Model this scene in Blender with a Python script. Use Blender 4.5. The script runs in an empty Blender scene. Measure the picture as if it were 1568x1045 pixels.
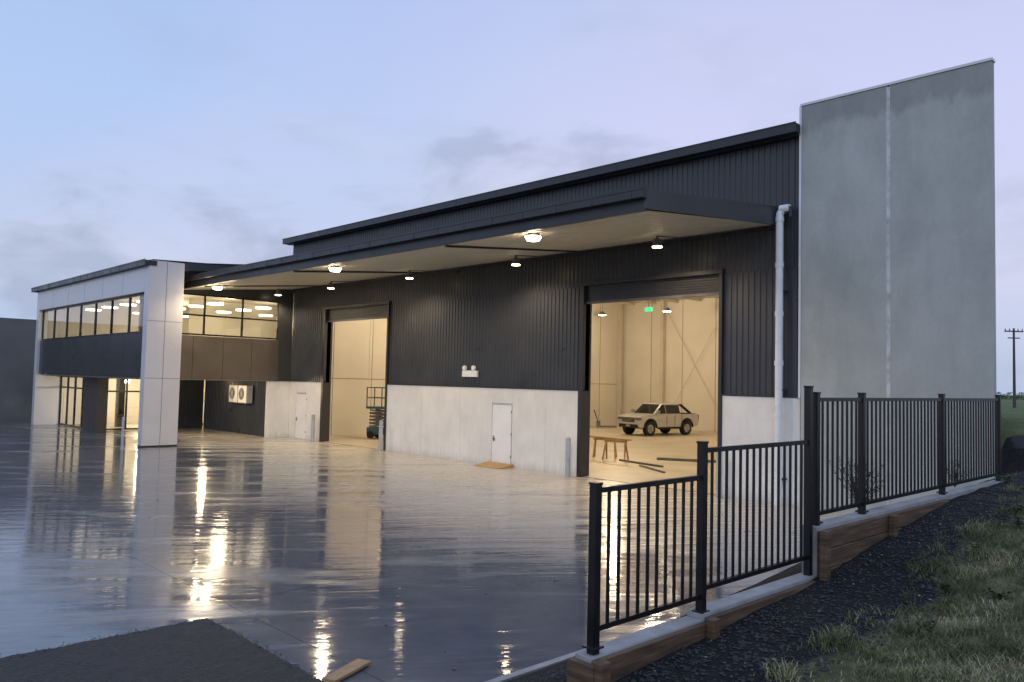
import bpy, bmesh, math, random
from mathutils import Vector, Matrix, noise
random.seed(7)
S=bpy.context.scene
S.view_settings.view_transform='Standard'; S.view_settings.look='None'; S.view_settings.exposure=0
COL=S.collection

# ------------------------------------------------------------------ camera
f=1220.0
yaw=math.radians(44); p=math.radians(2.86); r=math.radians(1.3)
F=Vector((-math.cos(yaw)*math.cos(p), math.sin(yaw)*math.cos(p), math.sin(p)))
R0=Vector((math.sin(yaw),math.cos(yaw),0)); U0=R0.cross(F)
R=R0*math.cos(r)+U0*math.sin(r); U=U0*math.cos(r)-R0*math.sin(r)
CP=Vector((0,-21.4,3.3))
cam=bpy.data.cameras.new("camera"); cam.sensor_width=36; cam.lens=f/1568*36; cam.clip_start=0.1; cam.clip_end=3000
co=bpy.data.objects.new("camera",cam); COL.objects.link(co)
M=Matrix.Identity(4)
for i in range(3):
    M[i][0]=R[i]; M[i][1]=U[i]; M[i][2]=-F[i]; M[i][3]=CP[i]
co.matrix_world=M; S.camera=co

# ------------------------------------------------------------------ materials
class NT:
    def __init__(s,name):
        s.m=bpy.data.materials.new(name); s.m.use_nodes=True
        s.t=s.m.node_tree; s.n=s.t.nodes; s.l=s.t.links
        s.b=s.n["Principled BSDF"]; s.o=s.n["Material Output"]
        s.tc=s.n.new("ShaderNodeTexCoord")
    def map(s,scale=(1,1,1),rot=(0,0,0),src="Object",kind='POINT'):
        g=s.n.new("ShaderNodeNewGeometry") if src=="World" else None
        m=s.n.new("ShaderNodeMapping"); m.vector_type=kind; m.inputs["Scale"].default_value=scale; m.inputs["Rotation"].default_value=rot
        s.l.new(g.outputs["Position"] if g else s.tc.outputs[src],m.inputs["Vector"]); return m.outputs[0]
    def noise(s,vec,scale=5,detail=4,rough=.55,dist=0):
        n=s.n.new("ShaderNodeTexNoise"); n.inputs["Scale"].default_value=scale; n.inputs["Detail"].default_value=detail
        n.inputs["Roughness"].default_value=rough; n.inputs["Distortion"].default_value=dist
        s.l.new(vec,n.inputs["Vector"]); return n.outputs["Fac"]
    def ramp(s,fac,stops):
        rp=s.n.new("ShaderNodeValToRGB"); e=rp.color_ramp.elements
        while len(e)<len(stops): e.new(.5)
        for i,(pos,c) in enumerate(stops):
            e[i].position=pos
            e[i].color=(c,c,c,1) if isinstance(c,(int,float)) else (*c,1)
        s.l.new(fac,rp.inputs[0]); return rp.outputs[0]
    def math(s,op,a,b=0):
        m=s.n.new("ShaderNodeMath"); m.operation=op
        for i,v in enumerate((a,b)):
            if isinstance(v,(int,float)): m.inputs[i].default_value=v
            else: s.l.new(v,m.inputs[i])
        return m.outputs[0]
    def mix(s,fac,a,b,mode='MIX'):
        m=s.n.new("ShaderNodeMix"); m.data_type='RGBA'; m.blend_type=mode
        for idx,v in ((0,fac),(6,a),(7,b)):
            if isinstance(v,(int,float)): m.inputs[idx].default_value=v if idx==0 else (v,v,v,1)
            elif isinstance(v,tuple): m.inputs[idx].default_value=(*v,1)
            else: s.l.new(v,m.inputs[idx])
        return m.outputs[2]
    def set(s,k,v):
        i=s.b.inputs[k]
        if isinstance(v,tuple) and len(v)==3: i.default_value=(*v,1)
        elif isinstance(v,(int,float)): i.default_value=v
        else: s.l.new(v,i)
    def bump(s,h,strength=.3,dist=.02):
        b=s.n.new("ShaderNodeBump"); b.inputs["Strength"].default_value=strength; b.inputs["Distance"].default_value=dist
        s.l.new(h,b.inputs["Height"]); s.l.new(b.outputs[0],s.b.inputs["Normal"])

def simple(name,c,rough=.5,metal=0,var=.12,scale=3,bump=0):
    k=NT(name); v=k.map(src="World")
    n=k.noise(v,scale,2)
    lo=tuple(x*(1-var) for x in c); hi=tuple(min(1,x*(1+var)) for x in c)
    k.set("Base Color",k.ramp(n,[(.3,lo),(.7,hi)])); k.set("Metallic",metal)
    k.set("Roughness",k.ramp(n,[(.3,max(.02,rough-.07)),(.7,min(1,rough+.07))]))
    if bump: k.bump(k.noise(v,scale*12,3),bump,.01)
    return k.m
def emit(name,c,s):
    k=NT(name); k.set("Base Color",c); k.set("Emission Color",c); k.set("Emission Strength",s); return k.m

m_clad=simple("dark_cladding_paint",(.046,.051,.058),.34,0,.12,.8)
m_dark=simple("dark_trim_paint",(.026,.028,.032),.35,0,.12,1)
m_panel=simple("charcoal_panel",(.052,.054,.057),.3,0,.1,.6)
m_white=simple("white_paint",(.86,.86,.85),.4,0,.04,1.5)
m_pvc=simple("white_pvc",(.82,.83,.84),.3,0,.05,2)
m_offw=simple("light_grey_panel",(.66,.65,.645),.33,0,.05,.5)
m_soff=simple("soffit_steel",(.52,.50,.42),.4,0,.06,.7)
m_frame=simple("black_aluminium",(.015,.015,.017),.3,0,.1,2)
m_fence=simple("black_powder_coat",(.008,.008,.009),.36,0,.2,6)
m_brown=simple("brown_panel",(.085,.074,.066),.45,0,.12,1)
m_polew=simple("weathered_pole",(.08,.07,.065),.8,0,.15,1)
m_intw=simple("interior_panel",(.60,.57,.49),.6,0,.06,.35)
m_intc=simple("interior_ceiling",(.42,.40,.38),.5,0,.08,.3)
m_steel=simple("interior_steel",(.50,.46,.38),.45,0,.08,1)
m_rod=simple("brace_rod",(.46,.43,.36),.5,0,.08,1)
m_timb0=simple("dry_timber",(.42,.26,.12),.7,0,.2,5,.3)
m_rubber=simple("rubber",(.012,.012,.012),.8,0,.2,8)
m_teal=simple("machine_teal",(.03,.09,.11),.45,0,.2,3)
m_grey=simple("machine_grey",(.12,.12,.13),.5,.2,.2,3)
m_alu=simple("alloy",(.4,.4,.42),.3,.8,.1,3)
m_lamp=emit("lamp_glow",(1,.82,.55),34)
m_lamps=emit("small_lamp_glow",(1,.80,.52),9)
m_disc=emit("ceiling_light",(1,.84,.6),7)
m_exit=emit("exit_green",(.05,.8,.35),1.0)
m_bdry=simple("boundary_concrete",(.19,.19,.18),.75,0,.15,.7)

def precast():
    k=NT("precast_white"); v=k.map(src="World")
    n=k.noise(v,.9,4,.6); n2=k.noise(k.map((3,3,.6),src="World"),2.2,4,.6)
    c=k.ramp(n,[(.3,(.72,.72,.69)),(.7,(.84,.83,.79))]); c=k.mix(.4,c,k.ramp(n2,[(.3,.84),(.65,1.0)]),'MULTIPLY')
    g=k.n.new("ShaderNodeNewGeometry"); sp=k.n.new("ShaderNodeSeparateXYZ"); k.l.new(g.outputs["Position"],sp.inputs[0])
    spl=k.ramp(k.math('ADD',sp.outputs[2],k.math('MULTIPLY',n2,.5)),[(.25,.74),(.55,1.0)])
    c=k.mix(.8,c,spl,'MULTIPLY')
    k.set("Base Color",c); k.set("Roughness",.7); k.bump(n2,.15,.01); return k.m
m_pre=precast()
m_plinth=simple("plinth_concrete",(.32,.32,.31),.7,0,.22,4,.3)
def tallc():
    k=NT("raw_concrete"); v=k.map(src="World")
    n=k.noise(v,.5,6,.6,.3); st=k.noise(k.map((2.0,2.0,.4),src="World"),1.3,4,.6)
    fine=k.noise(v,9,4,.6)
    c=k.ramp(n,[(.28,(.37,.395,.36)),(.5,(.46,.475,.435)),(.72,(.53,.54,.50))])
    c=k.mix(.4,c,k.ramp(st,[(.3,.74),(.6,1.0)]),'MULTIPLY')
    g=k.n.new("ShaderNodeNewGeometry"); sp=k.n.new("ShaderNodeSeparateXYZ"); k.l.new(g.outputs["Position"],sp.inputs[0])
    edge=k.noise(k.map((1,1,.3),src="World"),2.6,5,.65)
    zz=k.math('ADD',sp.outputs[2],k.math('MULTIPLY',edge,1.1))
    top=k.ramp(k.math('MULTIPLY',k.math('SUBTRACT',zz,10.75),1.2),[(.3,1.0),(.6,.66)])
    c=k.mix(.75,c,top,'MULTIPLY')
    c=k.mix(.3,c,k.ramp(fine,[(.3,.82),(.7,1.05)]),'MULTIPLY')
    k.set("Base Color",c); k.set("Roughness",k.ramp(n,[(.3,.5),(.7,.8)])); k.bump(fine,.2,.006); return k.m
m_tall=tallc()
def sealant():
    k=NT("joint_sealant"); n=k.noise(k.map((1,1,1),src="World"),2.5,4,.7)
    k.set("Base Color",k.ramp(n,[(.35,(.42,.44,.41)),(.6,(.66,.67,.64))])); k.set("Roughness",.7); return k.m
m_seal=sealant()
m_cap=simple("flashing_light",(.74,.75,.75),.4,.1,.05,2)

def yardm():
    k=NT("wet_concrete"); v=k.map(src="World")
    g=k.n.new("ShaderNodeNewGeometry"); sp=k.n.new("ShaderNodeSeparateXYZ"); k.l.new(g.outputs["Position"],sp.inputs[0])
    ang=(0,0,math.radians(56))
    a=k.noise(k.map((4.2,.95,1),ang,"World",'TEXTURE'),1.0,5,.6,.5)
    a2=k.noise(k.map((2.2,.30,1),ang,"World",'TEXTURE'),1.0,4,.6,.3)
    b=k.noise(v,.14,2,.5)
    w=k.math('ADD',k.math('MULTIPLY',a,.66),k.math('MULTIPLY',b,.40))
    dry=k.n.new("ShaderNodeMapRange"); dry.inputs["From Min"].default_value=-10; dry.inputs["From Max"].default_value=-3.0
    k.l.new(sp.outputs[1],dry.inputs["Value"])
    w2=k.math('ADD',k.math('SUBTRACT',w,k.math('MULTIPLY',dry.outputs[0],.18)),.045)
    wet=k.ramp(w2,[(.46,0.0),(.57,1.0)])
    base=k.noise(v,1.8,5,.6)
    cd=k.ramp(base,[(.3,(.235,.232,.225)),(.7,(.30,.295,.28))]); cw=k.ramp(base,[(.3,(.115,.120,.130)),(.7,(.155,.16,.17))])
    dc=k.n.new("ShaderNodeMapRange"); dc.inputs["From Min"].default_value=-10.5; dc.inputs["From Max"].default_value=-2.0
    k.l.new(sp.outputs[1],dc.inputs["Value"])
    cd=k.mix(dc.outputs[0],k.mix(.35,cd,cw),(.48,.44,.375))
    c=k.mix(wet,cd,cw)
    def joint(o,off,per):
        fr=k.math('FRACT',k.math('MULTIPLY',k.math('ADD',o,off),1/per))
        return k.math('LESS_THAN',fr,.018/per)
    j=k.math('MAXIMUM',joint(sp.outputs[0],10.65+0.009+60,5.4),joint(sp.outputs[1],16.7+0.009+60,5.5))
    c=k.mix(k.math('MULTIPLY',j,.7),c,(.05,.05,.05))
    k.set("Base Color",c)
    ro=k.math('ADD',k.ramp(wet,[(0,.22),(1,.03)]),k.math('MULTIPLY',k.ramp(a2,[(.4,0.0),(.7,1.0)]),.10))
    k.set("Roughness",ro); k.b.inputs["IOR"].default_value=1.5
    fine=k.noise(v,5.5,3,.6)
    h=k.math('ADD',k.math('MULTIPLY',a2,1.0),k.math('ADD',k.math('MULTIPLY',a,.6),k.math('MULTIPLY',fine,.12)))
    k.bump(h,.25,.03); return k.m
m_yard=yardm()
def floorm():
    k=NT("workshop_floor"); v=k.map(src="World"); n=k.noise(v,.6,4,.6)
    k.set("Base Color",k.ramp(n,[(.3,(.40,.35,.26)),(.7,(.54,.48,.37))])); k.set("Roughness",.45); return k.m
m_floor=floorm()
def gravelm(name,lo,hi,sc,rough=.75):
    k=NT(name); v=k.map(src="World")
    vo=k.n.new("ShaderNodeTexVoronoi"); vo.inputs["Scale"].default_value=sc; k.l.new(v,vo.inputs["Vector"])
    n=k.noise(v,sc*.35,4,.7); big=k.noise(v,.8,3)
    c=k.ramp(n,[(.3,lo),(.72,hi)])
    c=k.mix(.5,c,k.ramp(big,[(.3,.6),(.7,1.2)]),'MULTIPLY')
    k.set("Base Color",c); k.set("Roughness",rough)
    k.bump(k.math('ADD',vo.outputs["Distance"],n),.9,.03); return k.m
m_asph=gravelm("fresh_asphalt",(.012,.012,.013),(.042,.042,.044),45,.65)
def terrm():
    k=NT("terrain_ground"); v=k.map(src="World")
    at=k.n.new("ShaderNodeAttribute"); at.attribute_name="grass"
    vo=k.n.new("ShaderNodeTexVoronoi"); vo.inputs["Scale"].default_value=28; k.l.new(v,vo.inputs["Vector"])
    n=k.noise(v,14,5,.7); big=k.noise(v,1.1,3)
    gv=k.ramp(n,[(.3,(.007,.007,.008)),(.6,(.019,.0185,.019)),(.8,(.05,.047,.044))])
    gv=k.mix(.5,gv,k.ramp(big,[(.3,.55),(.7,1.3)]),'MULTIPLY')
    gr=k.ramp(k.noise(v,2.2,5,.7),[(.3,(.05,.045,.025)),(.5,(.11,.115,.05)),(.72,(.23,.21,.11))])
    far=k.ramp(k.noise(v,.25,4,.6),[(.3,(.10,.14,.05)),(.7,(.17,.21,.08))])
    g=k.n.new("ShaderNodeNewGeometry"); sp=k.n.new("ShaderNodeSeparateXYZ"); k.l.new(g.outputs["Position"],sp.inputs[0])
    mr=k.n.new("ShaderNodeMapRange"); mr.inputs["From Min"].default_value=0; mr.inputs["From Max"].default_value=10; k.l.new(sp.outputs[1],mr.inputs["Value"])
    gr=k.mix(mr.outputs[0],gr,far)
    fac=k.ramp(k.math('ADD',at.outputs["Fac"],k.math('MULTIPLY',k.math('SUBTRACT',k.noise(v,3.5,4,.7),.5),.9)),[(.4,0),(.6,1)])
    k.set("Base Color",k.mix(fac,gv,gr)); k.set("Roughness",.9); k.b.inputs["Specular IOR Level"].default_value=.25
    k.bump(k.math('ADD',vo.outputs["Distance"],n),1.0,.035); return k.m
m_terr=terrm()
def woodm():
    k=NT("wet_timber"); v=k.map((.6,.6,9),src="World"); n=k.noise(v,3,4,.65,.3)
    k.set("Base Color",k.ramp(n,[(.3,(.05,.032,.02)),(.55,(.13,.08,.045)),(.75,(.21,.14,.085))])); k.set("Roughness",.6); k.bump(n,.4,.01); return k.m
m_wood=woodm()
def glassm():
    k=NT("window_glass"); t=k.n.new("ShaderNodeBsdfTransparent"); t.inputs[0].default_value=(.80,.82,.82,1)
    gl=k.n.new("ShaderNodeBsdfGlossy"); gl.inputs["Roughness"].default_value=.015; gl.inputs[0].default_value=(.9,.92,.95,1)
    fr=k.n.new("ShaderNodeFresnel"); fr.inputs[0].default_value=1.55
    mx=k.n.new("ShaderNodeMixShader"); fa=k.math('MINIMUM',k.math('ADD',k.math('MULTIPLY',fr.outputs[0],1.3),.05),1)
    k.l.new(fa,mx.inputs[0]); k.l.new(t.outputs[0],mx.inputs[1]); k.l.new(gl.outputs[0],mx.inputs[2]); k.l.new(mx.outputs[0],k.o.inputs[0]); return k.m
m_glass=glassm()
def paintm():
    k=NT("car_paint"); n=k.noise(k.map(src="World"),3,2); k.set("Base Color",k.ramp(n,[(.3,(.46,.45,.44)),(.7,(.50,.49,.48))])); k.set("Metallic",.35); k.set("Roughness",.3); k.b.inputs["Coat Weight"].default_value=.5; return k.m
m_car=paintm()
m_cglass=simple("car_glass",(.01,.011,.012),.08,0,.1,1)

# ------------------------------------------------------------------ geometry helpers
def empty(name,loc=(0,0,0),rz=0):
    e=bpy.data.objects.new(name,None); e.location=loc; e.rotation_euler=(0,0,rz); COL.objects.link(e); e.empty_display_size=.3; return e
def mesh(name,vs,fs,mat,parent=None,smooth=False):
    me=bpy.data.meshes.new(name); me.from_pydata(vs,[],fs); me.update()
    me.materials.append(mat)
    o=bpy.data.objects.new(name,me); COL.objects.link(o)
    if parent: o.parent=parent
    if smooth:
        for q in me.polygons: q.use_smooth=True
    return o
class MB:
    """mesh builder collecting many shapes in one object"""
    def __init__(s): s.v=[]; s.f=[]
    def add(s,vs,fs):
        b=len(s.v); s.v+= [tuple(q) for q in vs]; s.f+=[tuple(i+b for i in q) for q in fs]; return s
    def box(s,x0,x1,y0,y1,z0,z1):
        return s.add([(x0,y0,z0),(x1,y0,z0),(x1,y1,z0),(x0,y1,z0),(x0,y0,z1),(x1,y0,z1),(x1,y1,z1),(x0,y1,z1)],
          [(0,3,2,1),(4,5,6,7),(0,1,5,4),(1,2,6,5),(2,3,7,6),(3,0,4,7)])
    def cyl(s,a,b,ra,rb=None,n=12,caps=True):
        a=Vector(a); b=Vector(b); rb=ra if rb is None else rb
        d=(b-a).normalized(); t=Vector((0,0,1)) if abs(d.z)<.9 else Vector((1,0,0)); u=d.cross(t).normalized(); w=d.cross(u)
        vs=[];
        for q,rr in ((a,ra),(b,rb)):
            for i in range(n):
                an=2*math.pi*i/n; vs.append(q+u*math.cos(an)*rr+w*math.sin(an)*rr)
        fs=[(i,(i+1)%n,n+(i+1)%n,n+i) for i in range(n)]
        if caps: fs+= [tuple(range(n-1,-1,-1)),tuple(range(n,2*n))]
        return s.add(vs,fs)
    def beam(s,a,b,w,h):
        a=Vector(a); b=Vector(b); d=(b-a).normalized(); t=Vector((0,0,1)) if abs(d.z)<.95 else Vector((1,0,0))
        u=d.cross(t).normalized()*w/2; v=u.cross(d).normalized()*h/2
        vs=[q+i*u+j*v for q in (a,b) for i,j in ((-1,-1),(1,-1),(1,1),(-1,1))]
        return s.add(vs,[(0,3,2,1),(4,5,6,7),(0,1,5,4),(1,2,6,5),(2,3,7,6),(3,0,4,7)])
    def obj(s,name,mat,parent=None,smooth=False,bevel=0):
        o=mesh(name,s.v,s.f,mat,parent,smooth)
        bm=bmesh.new(); bm.from_mesh(o.data); bmesh.ops.recalc_face_normals(bm,faces=bm.faces); bm.to_mesh(o.data); bm.free()
        if smooth: 
            try: o.data.set_sharp_from_angle(angle=math.radians(40))
            except Exception: pass
        if bevel:
            md=o.modifiers.new("bevel","BEVEL"); md.width=bevel; md.segments=2; md.limit_method='ANGLE'
        return o
HX=[(0,3,2,1),(4,5,6,7),(0,1,5,4),(1,2,6,5),(2,3,7,6),(3,0,4,7)]
def box(name,x0,x1,y0,y1,z0,z1,mat,parent=None,bevel=0):
    return MB().box(min(x0,x1),max(x0,x1),min(y0,y1),max(y0,y1),min(z0,z1),max(z0,z1)).obj(name,mat,parent,bevel=bevel)
def corr(name,org,a,la,b,n,mat,parent,pitch=.19,depth=.03):
    """trapezoidal profiled sheet: profile runs along a for la metres, extruded by vector b, ribs rise along n"""
    org=Vector(org);a=Vector(a);b=Vector(b);n=Vector(n); pts=[]; s=0
    prof=((0,0),(.52,0),(.64,1),(.88,1),(1.0,0))
    while s<la-1e-4:
        for q,h in prof[:-1]:
            if s+q*pitch<la: pts.append((s+q*pitch,h*depth))
        s+=pitch
    pts.append((la,0)); vs=[];fs=[]
    for t,h in pts:
        q=org+a*t+n*h; vs+= [tuple(q),tuple(q+b)]
    for i in range(len(pts)-1): fs.append((2*i,2*i+2,2*i+3,2*i+1))
    return mesh(name,vs,fs,mat,parent)
def light(name,kind,loc,power,color=(1,.76,.48),parent=None,size=.15,spot=None):
    l=bpy.data.lights.new(name,kind); l.energy=power; l.color=color
    if kind!='SUN': l.shadow_soft_size=size
    if spot: l.spot_size=math.radians(spot); l.spot_blend=.6
    o=bpy.data.objects.new(name,l); o.location=loc; COL.objects.link(o)
    if parent: o.parent=parent
    return o

# ------------------------------------------------------------------ WAREHOUSE
wh=empty("warehouse_building")
XL,XR=-39.5,-10.42
O1=(-35.7,-30.3); O2=(-18.4,-13.0); HZ=6.7; EZ=10.4
def fclad(nm,x0,x1,z0,z1): corr(nm,(x0,-.03,z0),(1,0,0),x1-x0,(0,0,z1-z0),(0,-1,0),m_clad,wh)
fclad("cladding_a",XL,O1[0],3.0,HZ); fclad("cladding_b",O1[1],O2[0],3.0,HZ); fclad("cladding_c",O2[1],XR,3.0,HZ)
fclad("cladding_upper",XL,XR,HZ,EZ)
w=MB()
w.box(XL,XR,-.02,.2,HZ,EZ+.2)
for a,b in ((XL,O1[0]),(O1[1],O2[0]),(O2[1],XR)): w.box(a,b,-.02,.2,3.0,HZ)
w.obj("front_wall_frame",m_dark,wh)
D1=(-23.1,-21.95); D0=(-38.5,-37.35)
w=MB()
for a,b in ((XL,D0[0]),(D0[1],O1[0]-.15),(O1[1]+.1,D1[0]),(D1[1],O2[0]-.22),(O2[1]+.12,XR)): w.box(a,b,-.11,.2,-.05,3.0)
for a,b in (D0,D1): w.box(a,b,-.11,.2,2.42,3.0)
w.obj("precast_dado",m_pre,wh,bevel=.012)
w=MB()
for q in (-27.6,-25.0,-20.2): w.box(q,q+.012,-.113,-.105,0,3.0)
w.obj("precast_joints",m_seal,wh)
w=MB()
for a,b in ((XL,O1[0]),(O1[1],O2[0]),(O2[1],XR)): w.box(a,b,-.135,-.02,3.003,3.045)
w.obj("base_flashing",m_dark,wh)
for i,(a,b) in enumerate((D0,D1)):
    box("door_frame",a,b,-.06,.1,0,2.42,m_white,wh)
    box("door_leaf",a+.06,b-.06,-.085,-.063,.02,2.36,m_white,wh,bevel=.006)
    w=MB()
    for q in (a+.045,b-.06): w.box(q,q+.014,-.0635,-.0615,.02,2.37)
    w.box(a+.05,b-.05,-.0635,-.0615,2.362,2.374); w.obj("door_gap",m_grey,wh)
    w=MB().box(a+.1,a+.2,-.13,-.088,1.0,1.05); w.box(a+.1,a+.15,-.10,-.087,.93,1.14); w.obj("door_handle",m_grey,wh)
    w=MB()
    for z in (.35,1.2,2.05): w.box(b-.075,b-.045,-.10,-.06,z,z+.1)
    w.obj("door_hinges",m_alu,wh)
for (a,b) in (O1,O2):
    w=MB(); w.box(a-.2,a,-.16,.3,0,HZ); w.box(b,b+.12,-.16,.3,0,HZ); w.box(a-.2,b+.12,-.16,.25,HZ+.003,HZ+.14); w.obj("opening_frame",m_dark,wh,bevel=.01)
    w=MB(); z=6.15
    while z<HZ-.02:
        w.box(a+.003,b-.003,-.02,.06,z,z+.065); w.box(a+.003,b-.003,.0,.05,z+.065,z+.08); z+=.08
    w.obj("roller_shutter",m_dark,wh)
    MB().cyl((a,.5,6.75),(b,.5,6.75),.3,n=20).obj("shutter_drum",m_dark,wh,True)
    MB().box(a+.003,b-.003,-.04,.08,6.07,6.145).obj("shutter_bottom_rail",m_grey,wh)
def bollard(x,y,h=1.1,rad=.085,mat=None):
    e=empty("steel_bollard",(x,y,0)); w=MB().cyl((0,0,0),(0,0,h),rad,n=16); w.cyl((0,0,h),(0,0,h+.03),rad,rad*.5,16); w.cyl((0,0,0),(0,0,.012),rad*1.7,n=16); w.obj("post",mat or m_pvc,e,True)
m_bol=simple("galvanised_bollard",(.42,.46,.50),.4,.2,.15,3)
for bx in (O1[0]-.35,O1[1]+.2,O2[0]-.35,O2[1]+.25): bollard(bx,-.45,1.35,.09,m_bol)
# gutter and roof
w=MB(); w.box(XL-.25,XR+.05,-.55,-.28,10.45,10.70); w.box(XL-.25,XR+.05,-.565,-.54,10.69,10.73)
x=XL
while x<XR: w.box(x,x+.02,-.556,-.28,10.445,10.735); x+=1.2
w.obj("eave_gutter",m_dark,wh)
w=MB(); w.add([(XL-.2,-.28,10.42),(XR,-.28,10.42),(XR,.1,10.45),(XL-.2,.1,10.45),(XL-.2,-.28,10.5),(XR,-.28,10.5),(XR,.1,10.55),(XL-.2,.1,10.55)],HX); w.obj("eave_soffit",m_clad,wh)
BY=28.6
mesh("roof",[(XL-.2,-.27,10.62),(XR,-.27,10.62),(-14.0,BY+.3,11.6),(XL-.2,BY+.3,11.6)],[(0,1,2,3)],m_clad,wh)
mesh("ceiling",[(XL,.2,10.0),(XR,.2,10.0),(-14.0,BY,9.6),(XL,BY,9.6)],[(0,3,2,1)],m_intc,wh)
mesh("interior_floor",[(XL,-.02,.012),(XR,-.02,.012),(-14.1,BY,.012),(XL,BY,.012)],[(0,1,2,3)],m_floor,wh)
w=MB(); w.box(XL,-14,BY,BY+.2,0,11.5); w.box(XL-.02,XL+.18,.2,BY,0,10.6)
w.add([(XR-.2,.2,0),(XR,.2,0),(-14.0,BY,0),(-14.2,BY,0),(XR-.2,.2,10.6),(XR,.2,10.6),(-14.0,BY,11.3),(-14.2,BY,11.3)],HX)
w.obj("interior_walls",m_intw,wh)
w=MB()
for x in [-39.2,-36.4,-33.6,-30.8,-28,-25.2,-22.4,-19.6,-16.8]: w.box(x-.015,x+.015,BY-.012,BY,0,9.6)
for y in (2.6,5.2,7.8,10.4,13,15.6,18.2,20.8,23.4,26): w.box(XL+.18,XL+.195,y-.010,y+.010,0,9.8)
w.box(XL+.18,XL+.2,.2,BY,3.2,3.225)
w.obj("panel_joints",m_brown,wh)
w=MB()
for y in (7.2,14.4,21.6,28.2): w.box(XL+.2,XL+.55,y-.12,y+.12,0,9.6)
for x in (-35.2,-29.6,-27.6,-22,-16.5): w.box(x-.13,x+.13,BY-.4,BY-.02,0,9.6)
for y in (7.2,14.4,21.6): w.box(XL+.2,-13,y-.1,y+.1,9.15,9.6)
for x in range(-38,-14,2): w.box(x-.04,x+.04,.3,BY-.1,9.38,9.55)
w.obj("portal_frames",m_steel,wh)
w=MB()
w.beam((-35,BY-.3,.3),(-29.7,BY-.3,9),.03,.03); w.beam((-35,BY-.25,9),(-29.7,BY-.25,.3),.03,.03)
w.beam((XL+.5,14.4,.3),(XL+.5,21.6,8.8),.03,.03); w.beam((XL+.5,21.6,.3),(XL+.5,14.4,8.8),.03,.03)
w.obj("brace_rods",m_rod,wh)
hb=MB(); hl=MB()
for y in (5,14.5,24):
    for x in (-37.5,-31.8,-24.5,-17.5):
        z=8.3
        hb.cyl((x,y,z),(x,y,z+.25),.28,.12,16); hb.cyl((x,y,z+.25),(x,y,z+1.0),.015,n=6)
        hl.cyl((x,y,z-.03),(x,y,z-.005),.26,n=20)
hb.obj("highbay_bodies",m_grey,wh,True); hl.obj("highbay_lenses",m_lamp,wh)
for x in (-33,-19.5):
    for y in (6,20): light("highbay_light",'POINT',(x,y,7.9),1080,(1,.765,.50),wh,.3)
w=MB().box(-20.3,-19.95,5.98,6.02,6.36,6.52); w.obj("exit_sign",m_exit,wh); MB().box(-20.12,-20.08,5.99,6.01,6.52,9.3).obj("exit_hanger",m_grey,wh)
w=MB().box(-24.9,-24.0,-.16,-.06,3.42,3.68); w.cyl((-24.75,-.2,3.78),(-24.75,-.1,3.78),.1,n=14); w.cyl((-24.2,-.2,3.78),(-24.2,-.1,3.78),.1,n=14); w.box(-24.78,-24.72,-.15,-.1,3.66,3.8); w.box(-24.23,-24.17,-.15,-.1,3.66,3.8)
w.obj("emergency_light",m_white,wh,bevel=.01)
# ---- canopy
CY=-6.4; CX0,CX1=-39.2,-11.15
def soffz(y): return 7.36+(y-CY)*.1
corr("canopy_soffit",(CX0,CY+.05,soffz(CY)),(1,0,0),CX1-CX0-.02,(0,-CY-.1,.1*(-CY-.1)),(0,0,-1),m_soff,wh,.30,.018)
mesh("canopy_roof",[(CX0,CY-.02,7.79),(CX1-.02,CY-.02,7.79),(CX1-.02,-.04,8.44),(CX0,-.04,8.44)],[(0,1,2,3)],m_clad,wh)
MB().add([(CX1,CY-.05,7.38),(CX1+.06,CY-.05,7.38),(CX1+.06,-.065,7.96),(CX1,-.065,7.96),(CX1,CY-.05,7.83),(CX1+.06,CY-.05,7.83),(CX1+.06,-.065,8.50),(CX1,-.065,8.50)],HX).obj("canopy_side_fascia",m_panel,wh)
w=MB(); w.box(CX0,CX1+.02,CY-.03,CY+.05,7.33,7.80); w.obj("canopy_front_fascia",m_dark,wh)
w=MB(); w.box(CX0+1,CX1+.08,CY-.24,CY-.035,7.62,7.83); w.box(CX0+1,CX1+.08,CY-.255,CY-.23,7.80,7.855)
x=CX0+1.4
while x<CX1: w.box(x,x+.02,CY-.248,CY-.03,7.612,7.86); x+=1.2
w.obj("canopy_gutter",m_dark,wh)
w=MB()
for x in (-18.6,-27.8,-36): w.beam((x,CY+.1,soffz(CY)-.05),(x,-.1,soffz(0)-.05),.09,.06)
w.obj("canopy_rafters",m_dark,wh)
w=MB()
for x in (-14.4,-20.6,-27.0,-33.2): w.beam((x+.05,-1.4,soffz(-1.4)-.03),(x+.05,-.12,soffz(-.12)-.03),.03,.03)
w.beam((CX0+.5,-.3,soffz(-.3)-.035),(CX1-.3,-.3,soffz(-.3)-.035),.03,.03)
w.obj("conduit",m_grey,wh)
w=MB(); w.box(CX0,CX1,-.20,-.07,7.86,7.94); w.obj("canopy_wall_flashing",m_dark,wh)
for x in (-15.5,-25.8,-36.0):
    y=-5.7; z=soffz(y)
    MB().cyl((x,y,z-.10),(x,y,z-.01),.22,.17,20).obj("floodlight_body",m_grey,wh)
    MB().cyl((x,y,z-.21),(x,y,z-.105),.17,.23,20).obj("floodlight_lens",m_lamp,wh,True)
    light("floodlight",'SPOT',(x,y,z-.28),620,(1,.77,.5),wh,.14,174)
light("floodlight_spill",'POINT',(-36.0,-6.2,6.8),75,(1,.77,.5),wh,.12)
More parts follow.
